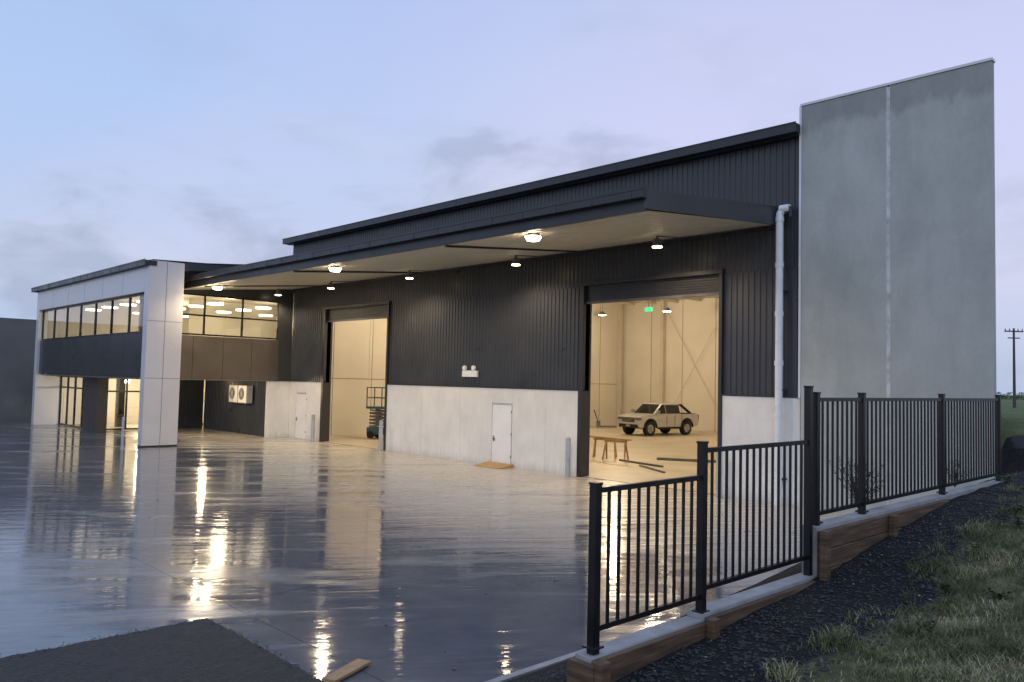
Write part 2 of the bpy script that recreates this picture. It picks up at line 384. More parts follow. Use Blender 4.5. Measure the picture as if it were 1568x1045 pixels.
for x in (-14.4,-20.6,-27.0,-33.2,-38.4):
    y=-1.4; z=soffz(y)
    w=MB().cyl((x,y,z-.12),(x,y,z),.04,n=8); w.cyl((x,y,z-.34),(x,y,z-.12),.15,.11,16); w.beam((x-.2,y,z-.2),(x+.2,y,z-.2),.03,.03); w.obj("downlight_body",m_grey,wh)
    MB().cyl((x,y,z-.38),(x,y,z-.345),.15,.16,16).obj("downlight_lens",m_lamps,wh)
    light("downlight",'SPOT',(x,y,z-.42),330,(1,.77,.5),wh,.12,150)
# downpipe
w=MB(); px,py=-10.95,-.32
w.cyl((px,py,-.05),(px,py,8.25),.105,n=18)
w.cyl((px,py,8.22),(px+.1,py+.05,8.4),.105,n=18); w.cyl((px+.02,py,8.37),(px+.3,py,8.37),.105,n=18)
for z in (1.0,2.45,3.9,5.3,6.7,8.0): w.cyl((px,py,z),(px,py,z+.14),.122,n=18)
w.obj("downpipe",m_pvc,wh,True)
w=MB()
for z in (.7,3.2,6.0): w.box(px-.16,px+.16,py-.0,-.11,z,z+.04)
w.cyl((px+.32,py,8.4),(px+.32,py,8.1),.06,n=10); w.obj("downpipe_brackets",m_dark,wh)

# ------------------------------------------------------------------ TALL CONCRETE WALL
tw=empty("tilt_slab_concrete_wall")
w=MB(); w.box(-10.36,-8.02,-.2,0,-.3,11.24); w.box(-7.98,-5.6,-.2,0,-.3,11.24); w.obj("slabs",m_tall,tw,bevel=.015)
box("joint_sealant",-8.05,-7.95,-.206,-.203,0,11.2,m_seal,tw)
w=MB(); w.box(-10.40,-5.58,-.225,.03,11.245,11.31); w.box(-10.43,-10.365,-.215,.0,3.0,11.24); w.obj("cap_flashing",m_cap,tw)

# ------------------------------------------------------------------ OFFICE
of=empty("office_building")
FY=-8.6; OX0,OX1=-54.6,-36.5
w=MB(); w.box(-37.0,OX1,FY,-7.05,0,8.32); w.box(OX0-.4,OX0+.1,FY,-7.05,0,8.05); w.obj("wing_walls",m_offw,of,bevel=.01)
w=MB(); w.box(OX1-.001,OX1+.004,-7.83,-7.815,0,8.3); 
for z in (3.05,5.6): w.box(OX1-.001,OX1+.004,FY+.01,-7.06,z,z+.015)
w.obj("panel_joints",m_grey,of)
w=MB(); w.box(-37.0,OX1+.002,FY-.008,-7.04,0,.08); w.obj("wing_wall_base",m_dark,of)
box("fascia",OX0+.1,-37.0,FY,-8.35,6.92,8.05,m_offw,of)
w=MB()
for i in range(1,6):
    q=OX0+.1+i*2.93; w.box(q,q+.015,FY-.003,FY+.01,6.92,8.05)
w.obj("fascia_joints",m_grey,of)
w=MB(); w.box(OX0-1.0,-36.45,FY-.22,FY+.3,8.06,8.28); w.box(OX0-1.0,-36.45,FY-.235,FY-.21,8.26,8.32)
x=OX0-.8
while x<-36.6: w.box(x,x+.02,FY-.228,FY-.2,8.055,8.325); x+=1.2
w.obj("gutter",m_dark,of)
mesh("roof",[(OX0-1,FY+.1,8.34),(-36.45,FY+.1,8.34),(-36.45,6,8.95),(OX0-1,6,8.95)],[(0,1,2,3)],m_clad,of)
MB().add([(-39.2,-7.04,8.0),(-36.5,-7.04,8.0),(-36.5,-.6,8.55),(-39.2,-.6,8.55),(-39.2,-7.04,8.36),(-36.5,-7.04,8.36),(-36.5,-.6,8.95),(-39.2,-.6,8.95)],HX).obj("side_parapet",m_panel,of)
w=MB(); n=6; L=(-37.0-(OX0+.1))/n
for i in range(n): w.box(OX0+.1+i*L+.008,OX0+.1+(i+1)*L-.008,-8.45,-8.3,3.1,5.08)
w.obj("front_band_panels",m_panel,of)
box("front_band_back",OX0+.1,-37.0,-8.29,-8.1,3.08,5.08,m_frame,of)
def window_run(nm,axis,pos,a0,a1,z0,z1,n,trans=None,th=.06):
    w=MB()
    def bx(a,b,c,d):
        if axis=='y': w.box(a,b,pos-.05,pos+.05,c,d)
        else: w.box(pos-.05,pos+.05,a,b,c,d)
    bx(a0,a1,z0,z0+th); bx(a0,a1,z1-th,z1)
    for i in range(n+1):
        q=a0+(a1-a0)*i/n; bx(q-th/2,q+th/2,z0+th,z1-th)
    if trans:
        for i in range(n):
            q0=a0+(a1-a0)*i/n+th/2; q1=a0+(a1-a0)*(i+1)/n-th/2; bx(q0,q1,trans-th/2,trans+th/2)
    w.obj(nm+"_frame",m_frame,of)
    if axis=='y': vs=[(a0,pos,z0),(a1,pos,z0),(a1,pos,z1),(a0,pos,z1)]
    else: vs=[(pos,a0,z0),(pos,a1,z0),(pos,a1,z1),(pos,a0,z1)]
    mesh(nm+"_glass",vs,[(0,1,2,3)],m_glass,of)
window_run("upper_window",'y',-8.35,OX0+.1,-37.0,5.09,6.91,7,None,.09)
window_run("side_window",'x',-39.2,-6.9,-.95,5.2,7.25,3,6.2,.08)
w=MB(); w.box(-39.3,-39.1,-8.0,-6.9,3.0,8.0); w.box(-39.3,-39.1,-.95,-.14,3.0,8.0); w.box(-39.3,-39.1,-6.9,-.95,7.25,8.0); w.obj("side_wall",m_clad,of)
w=MB()
for i in range(4): w.box(-39.32,-39.06,-7.0+i*1.53+.01,-7.0+(i+1)*1.53-.01,3.02,5.17)
w.obj("side_band_panels",m_brown,of)
w=MB(); w.box(OX0,-39.3,5.0,5.1,3.1,8.0); w.box(OX0-.3,OX0-.2,-7,5,3.1,8); w.obj("upper_inner_walls",m_intw,of)
w=MB(); w.box(OX0,-39.33,-8.05,5,2.98,3.08); w.obj("upper_floor",m_soff,of)
w=MB(); w.box(-39.33,-37.0,-8.05,-7.1,2.98,3.08);w.obj("porch_soffit",m_soff,of)
w=MB(); w.box(OX0,-39.33,-8.05,5,7.75,7.85); w.obj("upper_ceiling",m_intw,of)
w=MB(); w.box(-47.2,-47.1,-2.5,5,3.1,7.7); w.obj("upper_partition",m_intw,of)
w=MB()
for x in (-52,-49,-46,-43.4,-41):
    for y in (-6.3,-3.6,-.9,1.8): w.cyl((x,y,6.95),(x,y,7.03),.42,n=20)
w.obj("pendant_lights",m_disc,of)
for x in (-51,-43): light("office_light",'POINT',(x,-2,6.4),300,(1,.77,.48),of,.4)
window_run("entrance_window",'y',-7.2,OX0+.1,-48.6,.02,3.0,4,2.3,.09)
window_run("lobby_window",'x',-48.0,-7.0,-4.0,.02,3.0,2,2.2,.09)
box("entrance_pier",-48.6,-46.2,-7.6,-7.05,0,3.05,m_brown,of)
w=MB(); w.box(OX0,-48.1,1.0,1.1,0,3.0); w.box(OX0-.1,OX0,-7,1,0,3); w.obj("lobby_walls",m_intw,of)
light("lobby_light",'POINT',(-51,-3.5,2.5),800,(1,.80,.54),of,.3)
box("lobby_column",-51.4,-51.0,-5.0,-4.6,0,2.97,m_frame,of)
corr("undercroft_wall_side",(-48.0,-3.95,0),(0,1,0),2.9,(0,0,2.97),(1,0,0),m_clad,of)
corr("undercroft_wall",(-48.0,-1.0,0),(1,0,0),8.6,(0,0,2.97),(0,-1,0),m_clad,of)
box("precast_pier",-39.45,-39.15,-1.35,-.12,0,3.0,m_pre,of,bevel=.01)
light("undercroft_light",'POINT',(-42,-3.5,2.7),150,(1,.78,.5),of,.15)
ac=empty("air_conditioner",(-43.6,-1.05,1.75))
for i in range(2):
    x0=i*1.15
    MB().box(x0,x0+1.0,-.42,-.05,0,.95).obj("casing",m_white,ac,bevel=.02)
    MB().cyl((x0+.42,-.43,.5),(x0+.42,-.425,.5),.33,n=24).obj("fan_opening",m_grey,ac)
    w=MB()
    for kk in range(6):
        an=kk*math.pi/6; w.beam((x0+.42-math.cos(an)*.33,-.437,.5-math.sin(an)*.33),(x0+.42+math.cos(an)*.33,-.437,.5+math.sin(an)*.33),.012,.008)
    w.obj("fan_guard",m_white,ac)
    MB().beam((x0+.1,-.4,-.03),(x0+.1,0,-.03),.05,.05).beam((x0+.9,-.4,-.03),(x0+.9,0,-.03),.05,.05).obj("bracket",m_alu,ac)

bw=empty("boundary_wall")
w=MB(); y=-40
while y<30: w.box(-57.7,-57.5,y+.01,y+5.99,-.1,6.5); y+=6
w.obj("slabs",m_bdry,bw,bevel=.01)
bollard(-36.2,-9.5,1.35,.05,m_bol)

# ------------------------------------------------------------------ GROUND
def lerp(a,b,t): return a+(b-a)*t
def sstep(t): t=max(0,min(1,t)); return t*t*(3-2*t)
KY=[(-400,1.1),(-22,1.15),(-17.2,1.22),(-15.7,1.30),(-13.8,1.42),(-12.4,1.62),(-10,1.86),(-7.3,1.93),(0,2.0),(30,1.9),(90,1.5),(900,-2)]
def gy(y):
    for (a,za),(b,zb) in zip(KY,KY[1:]):
        if y<=b: return lerp(za,zb,max(0,(y-a)/(b-a)))
    return -2
def xg(y):
    yy=max(-20,min(-2,y)); return -2.62-.045*(yy+17.3)+.10*math.sin(yy*1.7)+.06*math.sin(yy*4.1+1)
def hgt(x,y):
    base=gy(y)
    if y<0: t=(x+6.55)/(2.75)
    else:
        xb=-6.1-.27*y; t=(x-xb)/.8
        if y>32: t=max(t,(y-32)/6)
    z=lerp(-.07,base,max(0,min(1,t)))
    if x>xg(y) and y<6:
        k=sstep(min(1,(x-xg(y))/3.2))*.66*sstep((6-y)/8); z+=k
    if abs(x)<14 and -24<y<14 and t>0:
        z+=.03*noise.noise(Vector((x*1.3,y*1.3,0)))+.012*noise.noise(Vector((x*6,y*6,3)))*min(1,t)
        if x>xg(y): z+=.035*noise.noise(Vector((x*2.6,y*2.6,7)))
    return z
def axis(segs):
    out=[]
    for a,b,st in segs:
        n=max(1,round((b-a)/st)); out+=[a+(b-a)*i/n for i in range(n)]
    out.append(segs[-1][1]); return out
xs=axis([(-900,-100,160),(-100,-20,10),(-20,-8,1.5),(-8,-6.8,.4),(-6.8,1.5,.11),(1.5,8,.5),(8,60,8),(60,900,140)])
ys=axis([(-900,-100,160),(-100,-26,10),(-26,-20,.6),(-20,-5,.11),(-5,6,.5),(6,60,2),(60,200,14),(200,1500,160)])
vs=[(x,y,hgt(x,y)) for y in ys for x in xs]; nx=len(xs)
fs=[(j*nx+i,j*nx+i+1,(j+1)*nx+i+1,(j+1)*nx+i) for j in range(len(ys)-1) for i in range(nx-1)]
gr=mesh("ground",vs,fs,m_terr,None,True)
at=gr.data.attributes.new("grass",'FLOAT','POINT')
vals=[]
for x,y,z in vs:
    g=sstep((x-xg(y)+.15)/.5) if y<-4 else sstep((x-xg(-4)+.15)/.5)
    if y>-3: g=max(g,sstep((y-4)/6))
    vals.append(g)
at.data.foreach_set("value",vals)
AX,AY=-10.65,-16.7
mesh("concrete_yard",[(-57.5,-70,0),(AX,-70,0),(AX,AY,0),(-6.5,AY,0),(-6.5,0,0),(-57.5,0,0),(-57.5,AY,0)],[(0,1,2,6),(6,2,3,4,5)],m_yard)
w=MB().box(-6.5,-6.40,AY,-.25,-.06,.03); w.obj("yard_kerb",m_plinth)
vs=[];nx2=60
for j in range(60):
    for i in range(nx2):
        x=AX+.003+i*(4.2/59)+(.03*noise.noise(Vector((j*.4,3,0))) if i==0 else 0); y=AY-.003-j*(9/59)-(.03*abs(noise.noise(Vector((i*.4,0,0)))) if j==0 else 0)
        vs.append((x,y,.014+.016*noise.noise(Vector((x*7,y*7,0)))))
mesh("asphalt_pavement",vs,[(j*nx2+i,(j+1)*nx2+i,(j+1)*nx2+i+1,j*nx2+i+1) for j in range(59) for i in range(59)],m_asph,None,True)
def stones(name,n,reg,mat,smin,smax,zf):
    V=[];Fc=[]
    ico=[(0,0,1),(.9,0,.3),(.28,.85,.3),(-.72,.53,.3),(-.72,-.53,.3),(.28,-.85,.3),(0,0,-.4)]
    If=[(0,1,2),(0,2,3),(0,3,4),(0,4,5),(0,5,1),(6,2,1),(6,3,2),(6,4,3),(6,5,4),(6,1,5)]
    for _ in range(n):
        q=reg()
        x,y=q; z=zf(x,y); s=random.uniform(smin,smax)*random.choice((.6,.8,1,1.3)); a=random.random()*6.28; sx=random.uniform(.7,1.3); sz=random.uniform(.5,.9)
        b=len(V)
        for u_,v_,w_ in ico:
            j=random.uniform(.8,1.2)
            V.append((x+(u_*math.cos(a)*sx-v_*math.sin(a))*s*j,y+(u_*math.sin(a)*sx+v_*math.cos(a))*s*j,z+w_*s*sz*j))
        Fc+=[tuple(i+b for i in t) for t in If]
    return mesh(name,V,Fc,mat)
def reg1():
    y=random.uniform(-19,-5); x=random.uniform(-3.5,xg(y)+.3); return x,y
def reg2():
    y=random.uniform(-19.5,-16); x=random.uniform(-6.5,-3.3); return x,y
def reg3():
    if random.random()<.5: return random.uniform(AX,-6.6),AY+random.gauss(-.02,.06)
    return AX+random.gauss(.02,.06),random.uniform(-21,AY)
def reg4():
    return random.uniform(-30,-7),random.uniform(-16,-2)
m_st=simple("dark_stone",(.028,.027,.028),.65,0,.5,20); m_stl=simple("pale_stone",(.26,.24,.20),.7,0,.4,20)
stones("dark_gravel",11000,reg1,m_st,.008,.02,hgt); stones("dark_gravel",4000,reg2,m_st,.008,.02,hgt)
stones("pale_gravel",420,reg1,m_stl,.005,.013,hgt)
stones("loose_grit",900,reg3,m_st,.006,.014,lambda x,y:.012)
stones("yard_debris",220,reg4,m_brown,.008,.022,lambda x,y:.003)

def grassm():
    k=NT("grass_blades"); at=k.n.new("ShaderNodeAttribute"); at.attribute_name="tone"
    k.set("Base Color",k.ramp(at.outputs["Fac"],[(0,(.055,.075,.025)),(.4,(.135,.155,.055)),(.7,(.27,.26,.12)),(1,(.50,.43,.27))])); k.set("Roughness",.65)
    return k.m
V=[];Fc=[];T=[]
cnt=0
while cnt<66000:
    y=-18.9+ (random.random()**1.3)*14; x=random.uniform(xg(y)-.15,xg(y)+4.0)
    d=Vector((x,y,0))-Vector((CP.x,CP.y,0)); dep=d.dot(Vector((F.x,F.y,0)))
    if dep<1.2 or d.dot(Vector((R.x,R.y,0)))/dep>.85: continue
    cl=noise.noise(Vector((x*2.2,y*2.2,5)))+.6*noise.noise(Vector((x*6,y*6,9)))
    edge=(x-xg(y))/.45
    if edge<1 and random.random()>max(.03,.2+edge*.5+cl*.9): continue
    if cl<-.08 and random.random()<.78: continue
    z=hgt(x,y); h=random.uniform(.02,.05)*(1.0+2.2*max(0,cl)); wd=random.uniform(.0025,.005); a=random.random()*6.28; lean=random.uniform(.4,1.5)*h; la=random.random()*6.28
    b=len(V); cx,cy=math.cos(a)*wd,math.sin(a)*wd; lx,ly=math.cos(la)*lean,math.sin(la)*lean
    V+=[(x-cx,y-cy,z-.01),(x+cx,y+cy,z-.01),(x+cx*.7+lx*.4,y+cy*.7+ly*.4,z+h*.65),(x-cx*.7+lx*.4,y-cy*.7+ly*.4,z+h*.65),(x+lx,y+ly,z+h)]
    Fc+=[(b,b+1,b+2,b+3),(b+3,b+2,b+4)]
    t=max(0,min(1,.52+.9*noise.noise(Vector((x*1.3,y*1.3,2)))-.35*cl+random.uniform(-.28,.3))); T+=[t]*5; cnt+=1
g=mesh("grass",V,Fc,grassm()); a_=g.data.attributes.new("tone",'FLOAT','POINT'); a_.data.foreach_set("value",T)
def leafm():
    k=NT("weed_leaves"); at=k.n.new("ShaderNodeAttribute"); at.attribute_name="tone"
    k.set("Base Color",k.ramp(at.outputs["Fac"],[(0,(.03,.05,.015)),(.6,(.10,.14,.035)),(1,(.2,.2,.08))])); k.set("Roughness",.6); return k.m
m_leaf=leafm()

def weed(name,x,y,z,h,n,spread):
    V=[];Fc=[];T=[]; 
    e=empty(name,(x,y,z)); st=MB()
    for s_ in range(n):
        a=random.random()*6.28; hh=h*random.uniform(.5,1); ex,ey=math.cos(a)*spread*random.random(),math.sin(a)*spread*random.random()
        st.cyl((0,0,0),(ex,ey,hh),.004,.002,5,False)
        for q in range(9):
            t=random.uniform(.25,1); px_,py_,pz_=ex*t,ey*t,hh*t; la=random.random()*6.28; ll=random.uniform(.03,.07); up=random.uniform(-.3,.8)*ll
            dx,dy=math.cos(la),math.sin(la); wv=ll*.25; b=len(V)
            V+=[(px_,py_,pz_),(px_+dx*ll*.5-dy*wv,py_+dy*ll*.5+dx*wv,pz_+up*.6),(px_+dx*ll,py_+dy*ll,pz_+up),(px_+dx*ll*.5+dy*wv,py_+dy*ll*.5-dx*wv,pz_+up*.6)]
            Fc.append((b,b+1,b+2,b+3)); T+=[random.uniform(0,.7)]*4
    st.obj("stems",m_polew,e); lv=mesh("leaves",V,Fc,m_leaf,e); a_=lv.data.attributes.new("tone",'FLOAT','POINT'); a_.data.foreach_set("value",T)
weed("weed_plant",-3.95,-11.8,1.85,.65,46,.42)
weed("weed_plant",-3.9,-8.6,1.9,.4,18,.3)
weed("weed_plant",-3.42,-7.9,1.93,.22,12,.2)
for i in range(12):
    yy=random.uniform(-17,-10); xx=xg(yy)+random.uniform(.1,1.4); weed("weed_plant",xx,yy,hgt(xx,yy),random.uniform(.08,.16),9,.12)

# ------------------------------------------------------------------ FENCE
fe=empty("metal_picket_fence"); FX=-3.65
posts=[(-17.02,1.40,2.58),(-15.66,1.40,2.82),(-13.76,1.36,3.30),(-13.60,1.9,3.24),(-12.48,1.9,3.24),(-9.92,1.9,3.24),(-7.38,1.9,3.24)]
w=MB()
for y,z0,z1 in posts: w.box(FX-.0325,FX+.0325,y-.0325,y+.0325,z0-.15,z1); w.box(FX-.037,FX+.037,y-.037,y+.037,z1,z1+.018); w.box(FX-.055,FX+.055,y-.055,y+.055,z0+.05,z0+.065)
w.obj("posts",m_fence,fe,bevel=.003)
w=MB()
def sect(y0,y1,zb,zt):
    y0+=.034; y1-=.034
    w.box(FX-.019,FX+.019,y0,y1,zb,zb+.038); w.box(FX-.019,FX+.019,y0,y1,zt-.038,zt)
    n=round((y1-y0)/.118); 
    for i in range(1,n):
        q=y0+(y1-y0)*i/n; w.box(FX-.0095,FX+.0095,q-.0095,q+.0095,zb+.038,zt-.038)
sect(-17.02,-15.66,1.56,2.56); sect(-15.66,-13.76,1.62,2.78); sect(-13.60,-12.48,2.02,3.20); sect(-12.48,-9.92,2.02,3.20); sect(-9.92,-7.38,2.02,3.20)
w.obj("rails_and_pickets",m_fence,fe)
rw=empty("retaining_wall")
w=MB(); w.box(FX-.10,FX+.06,-17.1,-15.72,.6,1.41); w.box(FX-.10,FX+.06,-15.715,-13.7,.6,1.46); w.box(FX-.10,FX+.06,-13.695,-7.2,.6,1.93); w.obj("concrete_plinth",m_plinth,rw,bevel=.01)
w=MB()
def planks(y0,y1,zt,n):
    for i in range(n): w.box(FX+.065,FX+.115,y0,y1,zt-.19*(i+1)+.006,zt-.19*i)
planks(-17.12,-15.74,1.40,2); planks(-15.70,-13.74,1.43,2); planks(-13.70,-10.0,1.89,3)
w.box(FX-.12,FX+.12,-17.16,-17.11,.9,1.38)
for y,zt in ((-17.1,1.41),(-15.72,1.44),(-13.72,1.91),(-12.0,1.89)): w.box(FX+.117,FX+.19,y-.05,y+.05,zt-.8,zt)
w.obj("timber_sleepers",m_wood,rw,bevel=.008)

pl=MB().add([(-.09,-.34,0),(.09,-.34,0),(.09,.34,0),(-.09,.34,0),(-.09,-.34,.035),(.09,-.34,.035),(.09,.34,.035),(-.09,.34,.035)],HX).obj("wooden_plank",m_timb0,None,bevel=.004)
pl.location=(-7.72,-16.38,.02); pl.rotation_euler=(0,0,math.radians(22))
MB().add([(-23.2,-.95,.005),(-21.8,-.95,.005),(-21.8,-.13,.005),(-23.2,-.13,.005),(-21.8,-.13,.13),(-23.2,-.13,.13)],[(0,1,2,3),(0,1,4,5),(2,3,5,4),(1,2,4),(0,5,3)]).obj("timber_door_ramp",m_timb0)

# ------------------------------------------------------------------ PICKUP
def pickup(loc,rz,sc):
    e=empty("pickup_truck",loc,rz); e.scale=(sc,sc,sc)
    def arch(cx,rad=.50,zc=.44,zl=.50):
        out=[]; 
        for i in range(11):
            a=math.pi*(i/10); out.append((cx-math.cos(a)*rad,max(zl,zc+math.sin(a)*rad)))
        return out
    prof=[(-2.58,.66),(-2.48,.55)]+arch(-1.52)+arch(1.66)+[(2.35,.46),(2.50,.50),(2.56,.62),(2.55,1.0),(2.45,1.14),(2.0,1.22),(1.25,1.29),(-.98,1.26),(-2.58,1.28),(-2.62,1.24)]
    n=len(prof); vs=[];hw=.94
    for s in (-1,1):
        for x,z in prof:
            tp=1-.07*max(0,(x-1.9)); tz=1-.05*max(0,(z-.9)/.4)
            vs.append((x,s*hw*tp*tz,z))
    fs=[tuple(range(n)),tuple(range(2*n-1,n-1,-1))]+[(i,i+n,(i+1)%n+n,(i+1)%n) for i in range(n)]
    MB().add(vs,fs).obj("body",m_car,e,bevel=.03)
    Z0,Z1=1.24,1.90
    MB().add([(-1.05,-.88,Z0),(1.36,-.88,Z0),(1.36,.88,Z0),(-1.05,.88,Z0),(-.98,-.72,Z1),(.55,-.72,Z1),(.55,.72,Z1),(-.98,.72,Z1)],HX).obj("cab",m_car,e,bevel=.06)
    g=MB()
    for s in (-1,1):
        def sp(x,z):
            t=(z-Z0)/(Z1-Z0); y=.88+(.72-.88)*t+.012; return (x,s*y,z)
        g.add([sp(1.16,1.30),sp(.30,1.30),sp(.30,1.81),sp(.58,1.81)],[(0,1,2,3)])
        g.add([sp(.24,1.30),sp(-.96,1.30),sp(-.92,1.80),sp(.24,1.81)],[(0,1,2,3)])
    def wp(y,z,t0=1.36,t1=.55): 
        t=(z-Z0)/(Z1-Z0); return (t0+(t1-t0)*t+.014,y*(1-.18*t),z)
    g.add([wp(-.80,1.30),wp(.80,1.30),wp(.80,1.84),wp(-.80,1.84)],[(0,1,2,3)])
    g.obj("windows",m_cglass,e)
    k=MB(); k.box(2.53,2.58,-.50,.50,.80,1.07); k.box(2.51,2.57,-.75,.75,.48,.68)
    k.box(-.85,1.0,-1.0,-.88,.40,.48); k.box(-.85,1.0,.88,1.0,.40,.48)
    k.box(-2.50,-1.12,-.74,.74,1.265,1.302)
    for s in (-1,1):
        for x in (.27,-.45,-1.07): k.box(x-.01,x+.01,s*.935-.006,s*.935+.006,.6,1.24)
        for cx in (-1.52,1.66):
            for i in range(12):
                a0=math.pi*i/12; a1=math.pi*(i+1)/12; k.beam((cx-math.cos(a0)*.53,s*.94,.46+math.sin(a0)*.53),(cx-math.cos(a1)*.53,s*.94,.46+math.sin(a1)*.53),.05,.09)
        k.beam((-1.12,s*.74,1.82),(-1.95,s*.82,1.30),.12,.12)
    k.beam((-1.12,-.74,1.82),(-1.12,.74,1.82),.08,.08)
    k.obj("grille_trims_and_sport_bar",m_rubber,e)
    k=MB()
    for z in (.85,.93,1.01): k.box(2.58,2.595,-.47,.47,z,z+.022)
    k.box(2.57,2.59,-.16,.16,.54,.64)
    for s in (-1,1):
        k.box(1.08,1.22,min(s*.92,s*1.14),max(s*.92,s*1.14),1.30,1.50)
    k.obj("chrome",m_alu,e)
    k=MB()
    for s in (-1,1): k.box(2.34,2.555,min(s*.54,s*.89),max(s*.54,s*.89),.90,1.08)
    k.obj("headlights",m_grey,e,bevel=.02)
    k=MB()
    for s in (-1,1): k.box(-2.65,-2.55,min(s*.78,s*.91),max(s*.78,s*.91),.85,1.2)
    k.obj("tail_lights",simple("red_lens",(.4,.02,.02),.3),e)
    t=MB(); rim=MB(); well=MB()
    for cx in (-1.52,1.66):
        for s in (-1,1):
            t.cyl((cx,s*.68,.42),(cx,s*.95,.42),.42,n=28); 
            rim.cyl((cx,s*.945,.42),(cx,s*.957,.42),.26,.24,24)
            for i in range(6):
                a=i*math.pi/3; rim.beam((cx,s*.965,.42),(cx+math.cos(a)*.22,s*.962,.42+math.sin(a)*.22),.045,.02)
        well.box(cx-.47,cx+.47,-.8,.8,.42,.88)
    t.obj("tyres",m_rubber,e,bevel=.02); rim.obj("rims",m_alu,e); well.obj("wheel_wells",m_rubber,e)
pickup((-30.9,21.9,.012),math.radians(-97),1.08)

sl=empty("scissor_lift",(-36.0,3.9,.012),math.radians(25))
MB().box(-.9,.9,-.4,.4,.22,.6).obj("chassis",m_teal,sl,bevel=.03)
w=MB()
for x in (-.65,.65):
    for s in (-1,1): w.cyl((x,s*.3,.2),(x,s*.44,.2),.2,n=18)
w.obj("wheels",m_rubber,sl)
w=MB()
for i in range(5):
    z=.65+i*.18
    for s in (-.28,.28): w.beam((-.8,s,z),(.8,s,z+.17),.05,.08); w.beam((-.8,s+.06,z+.17),(.8,s+.06,z),.05,.08)
w.obj("scissor_arms",m_grey,sl)
MB().box(-.95,.95,-.42,.42,1.6,1.72).obj("platform",m_teal,sl,bevel=.01)
w=MB()
for x in (-.92,0,.92):
    for s in (-.39,.39): w.beam((x,s,1.7),(x,s,2.75),.045,.045)
for z in (2.2,2.75):
    for s in (-.39,.39): w.beam((-.94,s,z),(.94,s,z),.045,.045)
    for x in (-.92,.92): w.beam((x,-.39,z),(x,.39,z),.045,.045)
w.box(.55,.9,-.46,-.3,2.35,2.7)
w.obj("guard_rails",m_teal,sl)

def sawhorse(x,y,rz):
    e=empty("sawhorse",(x,y,.012),rz); w=MB(); w.beam((-.5,0,.8),(.5,0,.8),.09,.09)
    for a in (-.42,.42):
        for s in (-1,1): w.beam((a,s*.03,.78),(a*1.15,s*.3,0),.07,.04)
        w.beam((a*1.07,-.17,.4),(a*1.07,.17,.4),.03,.07)
    w.obj("frame",m_timb0,e)
sawhorse(-22.6,6.3,.6); sawhorse(-21.6,5.8,.4)
w=MB().beam((-23.3,6.1,.9),(-20.9,5.9,.9),.2,.05); w.obj("timber_board",m_timb0)
w=MB(); w.beam((-20.6,7.4,.07),(-16.6,9.8,.07),.12,.1); w.beam((-21.2,5.6,.05),(-18.6,5.0,.05),.1,.08); w.beam((-19.4,4.6,.04),(-17.4,3.4,.04),.1,.06); w.obj("steel_lengths",m_grey)
pj=empty("pallet_jack",(-37.3,24.5,.012),.6)
MB().box(-.5,.7,-.3,-.12,.06,.14).box(-.5,.7,.12,.3,.06,.14).box(-.75,-.5,-.3,.3,.06,.5).obj("forks",m_grey,pj); MB().beam((-.65,0,.4),(-.95,0,1.25),.06,.06).beam((-.95,-.18,1.25),(-.95,.18,1.25),.05,.05).obj("handle",m_rubber,pj)

# ------------------------------------------------------------------ DISTANT
def pole(x,y,z0,h):
    e=empty("utility_pole",(x,y,z0),math.radians(50)); w=MB().cyl((0,0,0),(0,0,h),.17,.11,10); w.beam((-1.1,0,h-.35),(1.1,0,h-.35),.12,.14); w.beam((-.7,0,h-1.1),(.7,0,h-1.1),.1,.12)
    for q in (-1,-.5,.5,1): w.cyl((q,0,h-.28),(q,0,h-.05),.05,n=6)
    w.obj("pole",m_polew,e)
pole(-25.2,81.6,1.4,9.1)
V=[];Fc=[];T=[]
for i in range(9000):
    k_=random.random(); cx=-190+k_*330; cy=330+30*math.sin(k_*9); hh=5+3.5*noise.noise(Vector((cx*.05,0,0)))+2.5*noise.noise(Vector((cx*.25,3,0)))
    x=cx+random.uniform(-2,2); y=cy+random.uniform(-4,4); z=-.3+abs(random.random())*max(1,hh)*(.7); s=random.uniform(.25,.7); b=len(V)
    d=Vector((random.uniform(-1,1),random.uniform(-1,1),random.uniform(-1,1))).normalized(); u_=d.orthogonal().normalized(); v_=d.cross(u_)
    V+=[tuple(Vector((x,y,z))+u_*s),tuple(Vector((x,y,z))+v_*s),tuple(Vector((x,y,z))-u_*s)]; Fc.append((b,b+1,b+2)); T+=[random.uniform(0,.5)]*3
tr=mesh("distant_trees",V,Fc,m_leaf); a_=tr.data.attributes.new("tone",'FLOAT','POINT'); a_.data.foreach_set("value",T)

# ------------------------------------------------------------------ SKY
W=bpy.data.worlds.new("World"); S.world=W; W.use_nodes=True; t=W.node_tree; N=t.nodes; Lk=t.links; N.clear()
out=N.new("ShaderNodeOutputWorld"); tc=N.new("ShaderNodeTexCoord"); sep=N.new("ShaderNodeSeparateXYZ"); Lk.new(tc.outputs["Generated"],sep.inputs[0])
def wr(fac,st,smooth=False):
    rp=N.new("ShaderNodeValToRGB"); e=rp.color_ramp.elements
    if smooth: rp.color_ramp.interpolation='EASE'
    while len(e)<len(st): e.new(.5)
    for i,(q,c) in enumerate(st): e[i].position=q; e[i].color=(*c,1) if isinstance(c,tuple) else (c,c,c,1)
    Lk.new(fac,rp.inputs[0]); return rp.outputs[0]
def wm(op,a,b):
    m=N.new("ShaderNodeMath"); m.operation=op
    for i,v in enumerate((a,b)):
        if isinstance(v,(int,float)): m.inputs[i].default_value=v
        else: Lk.new(v,m.inputs[i])
    return m.outputs[0]
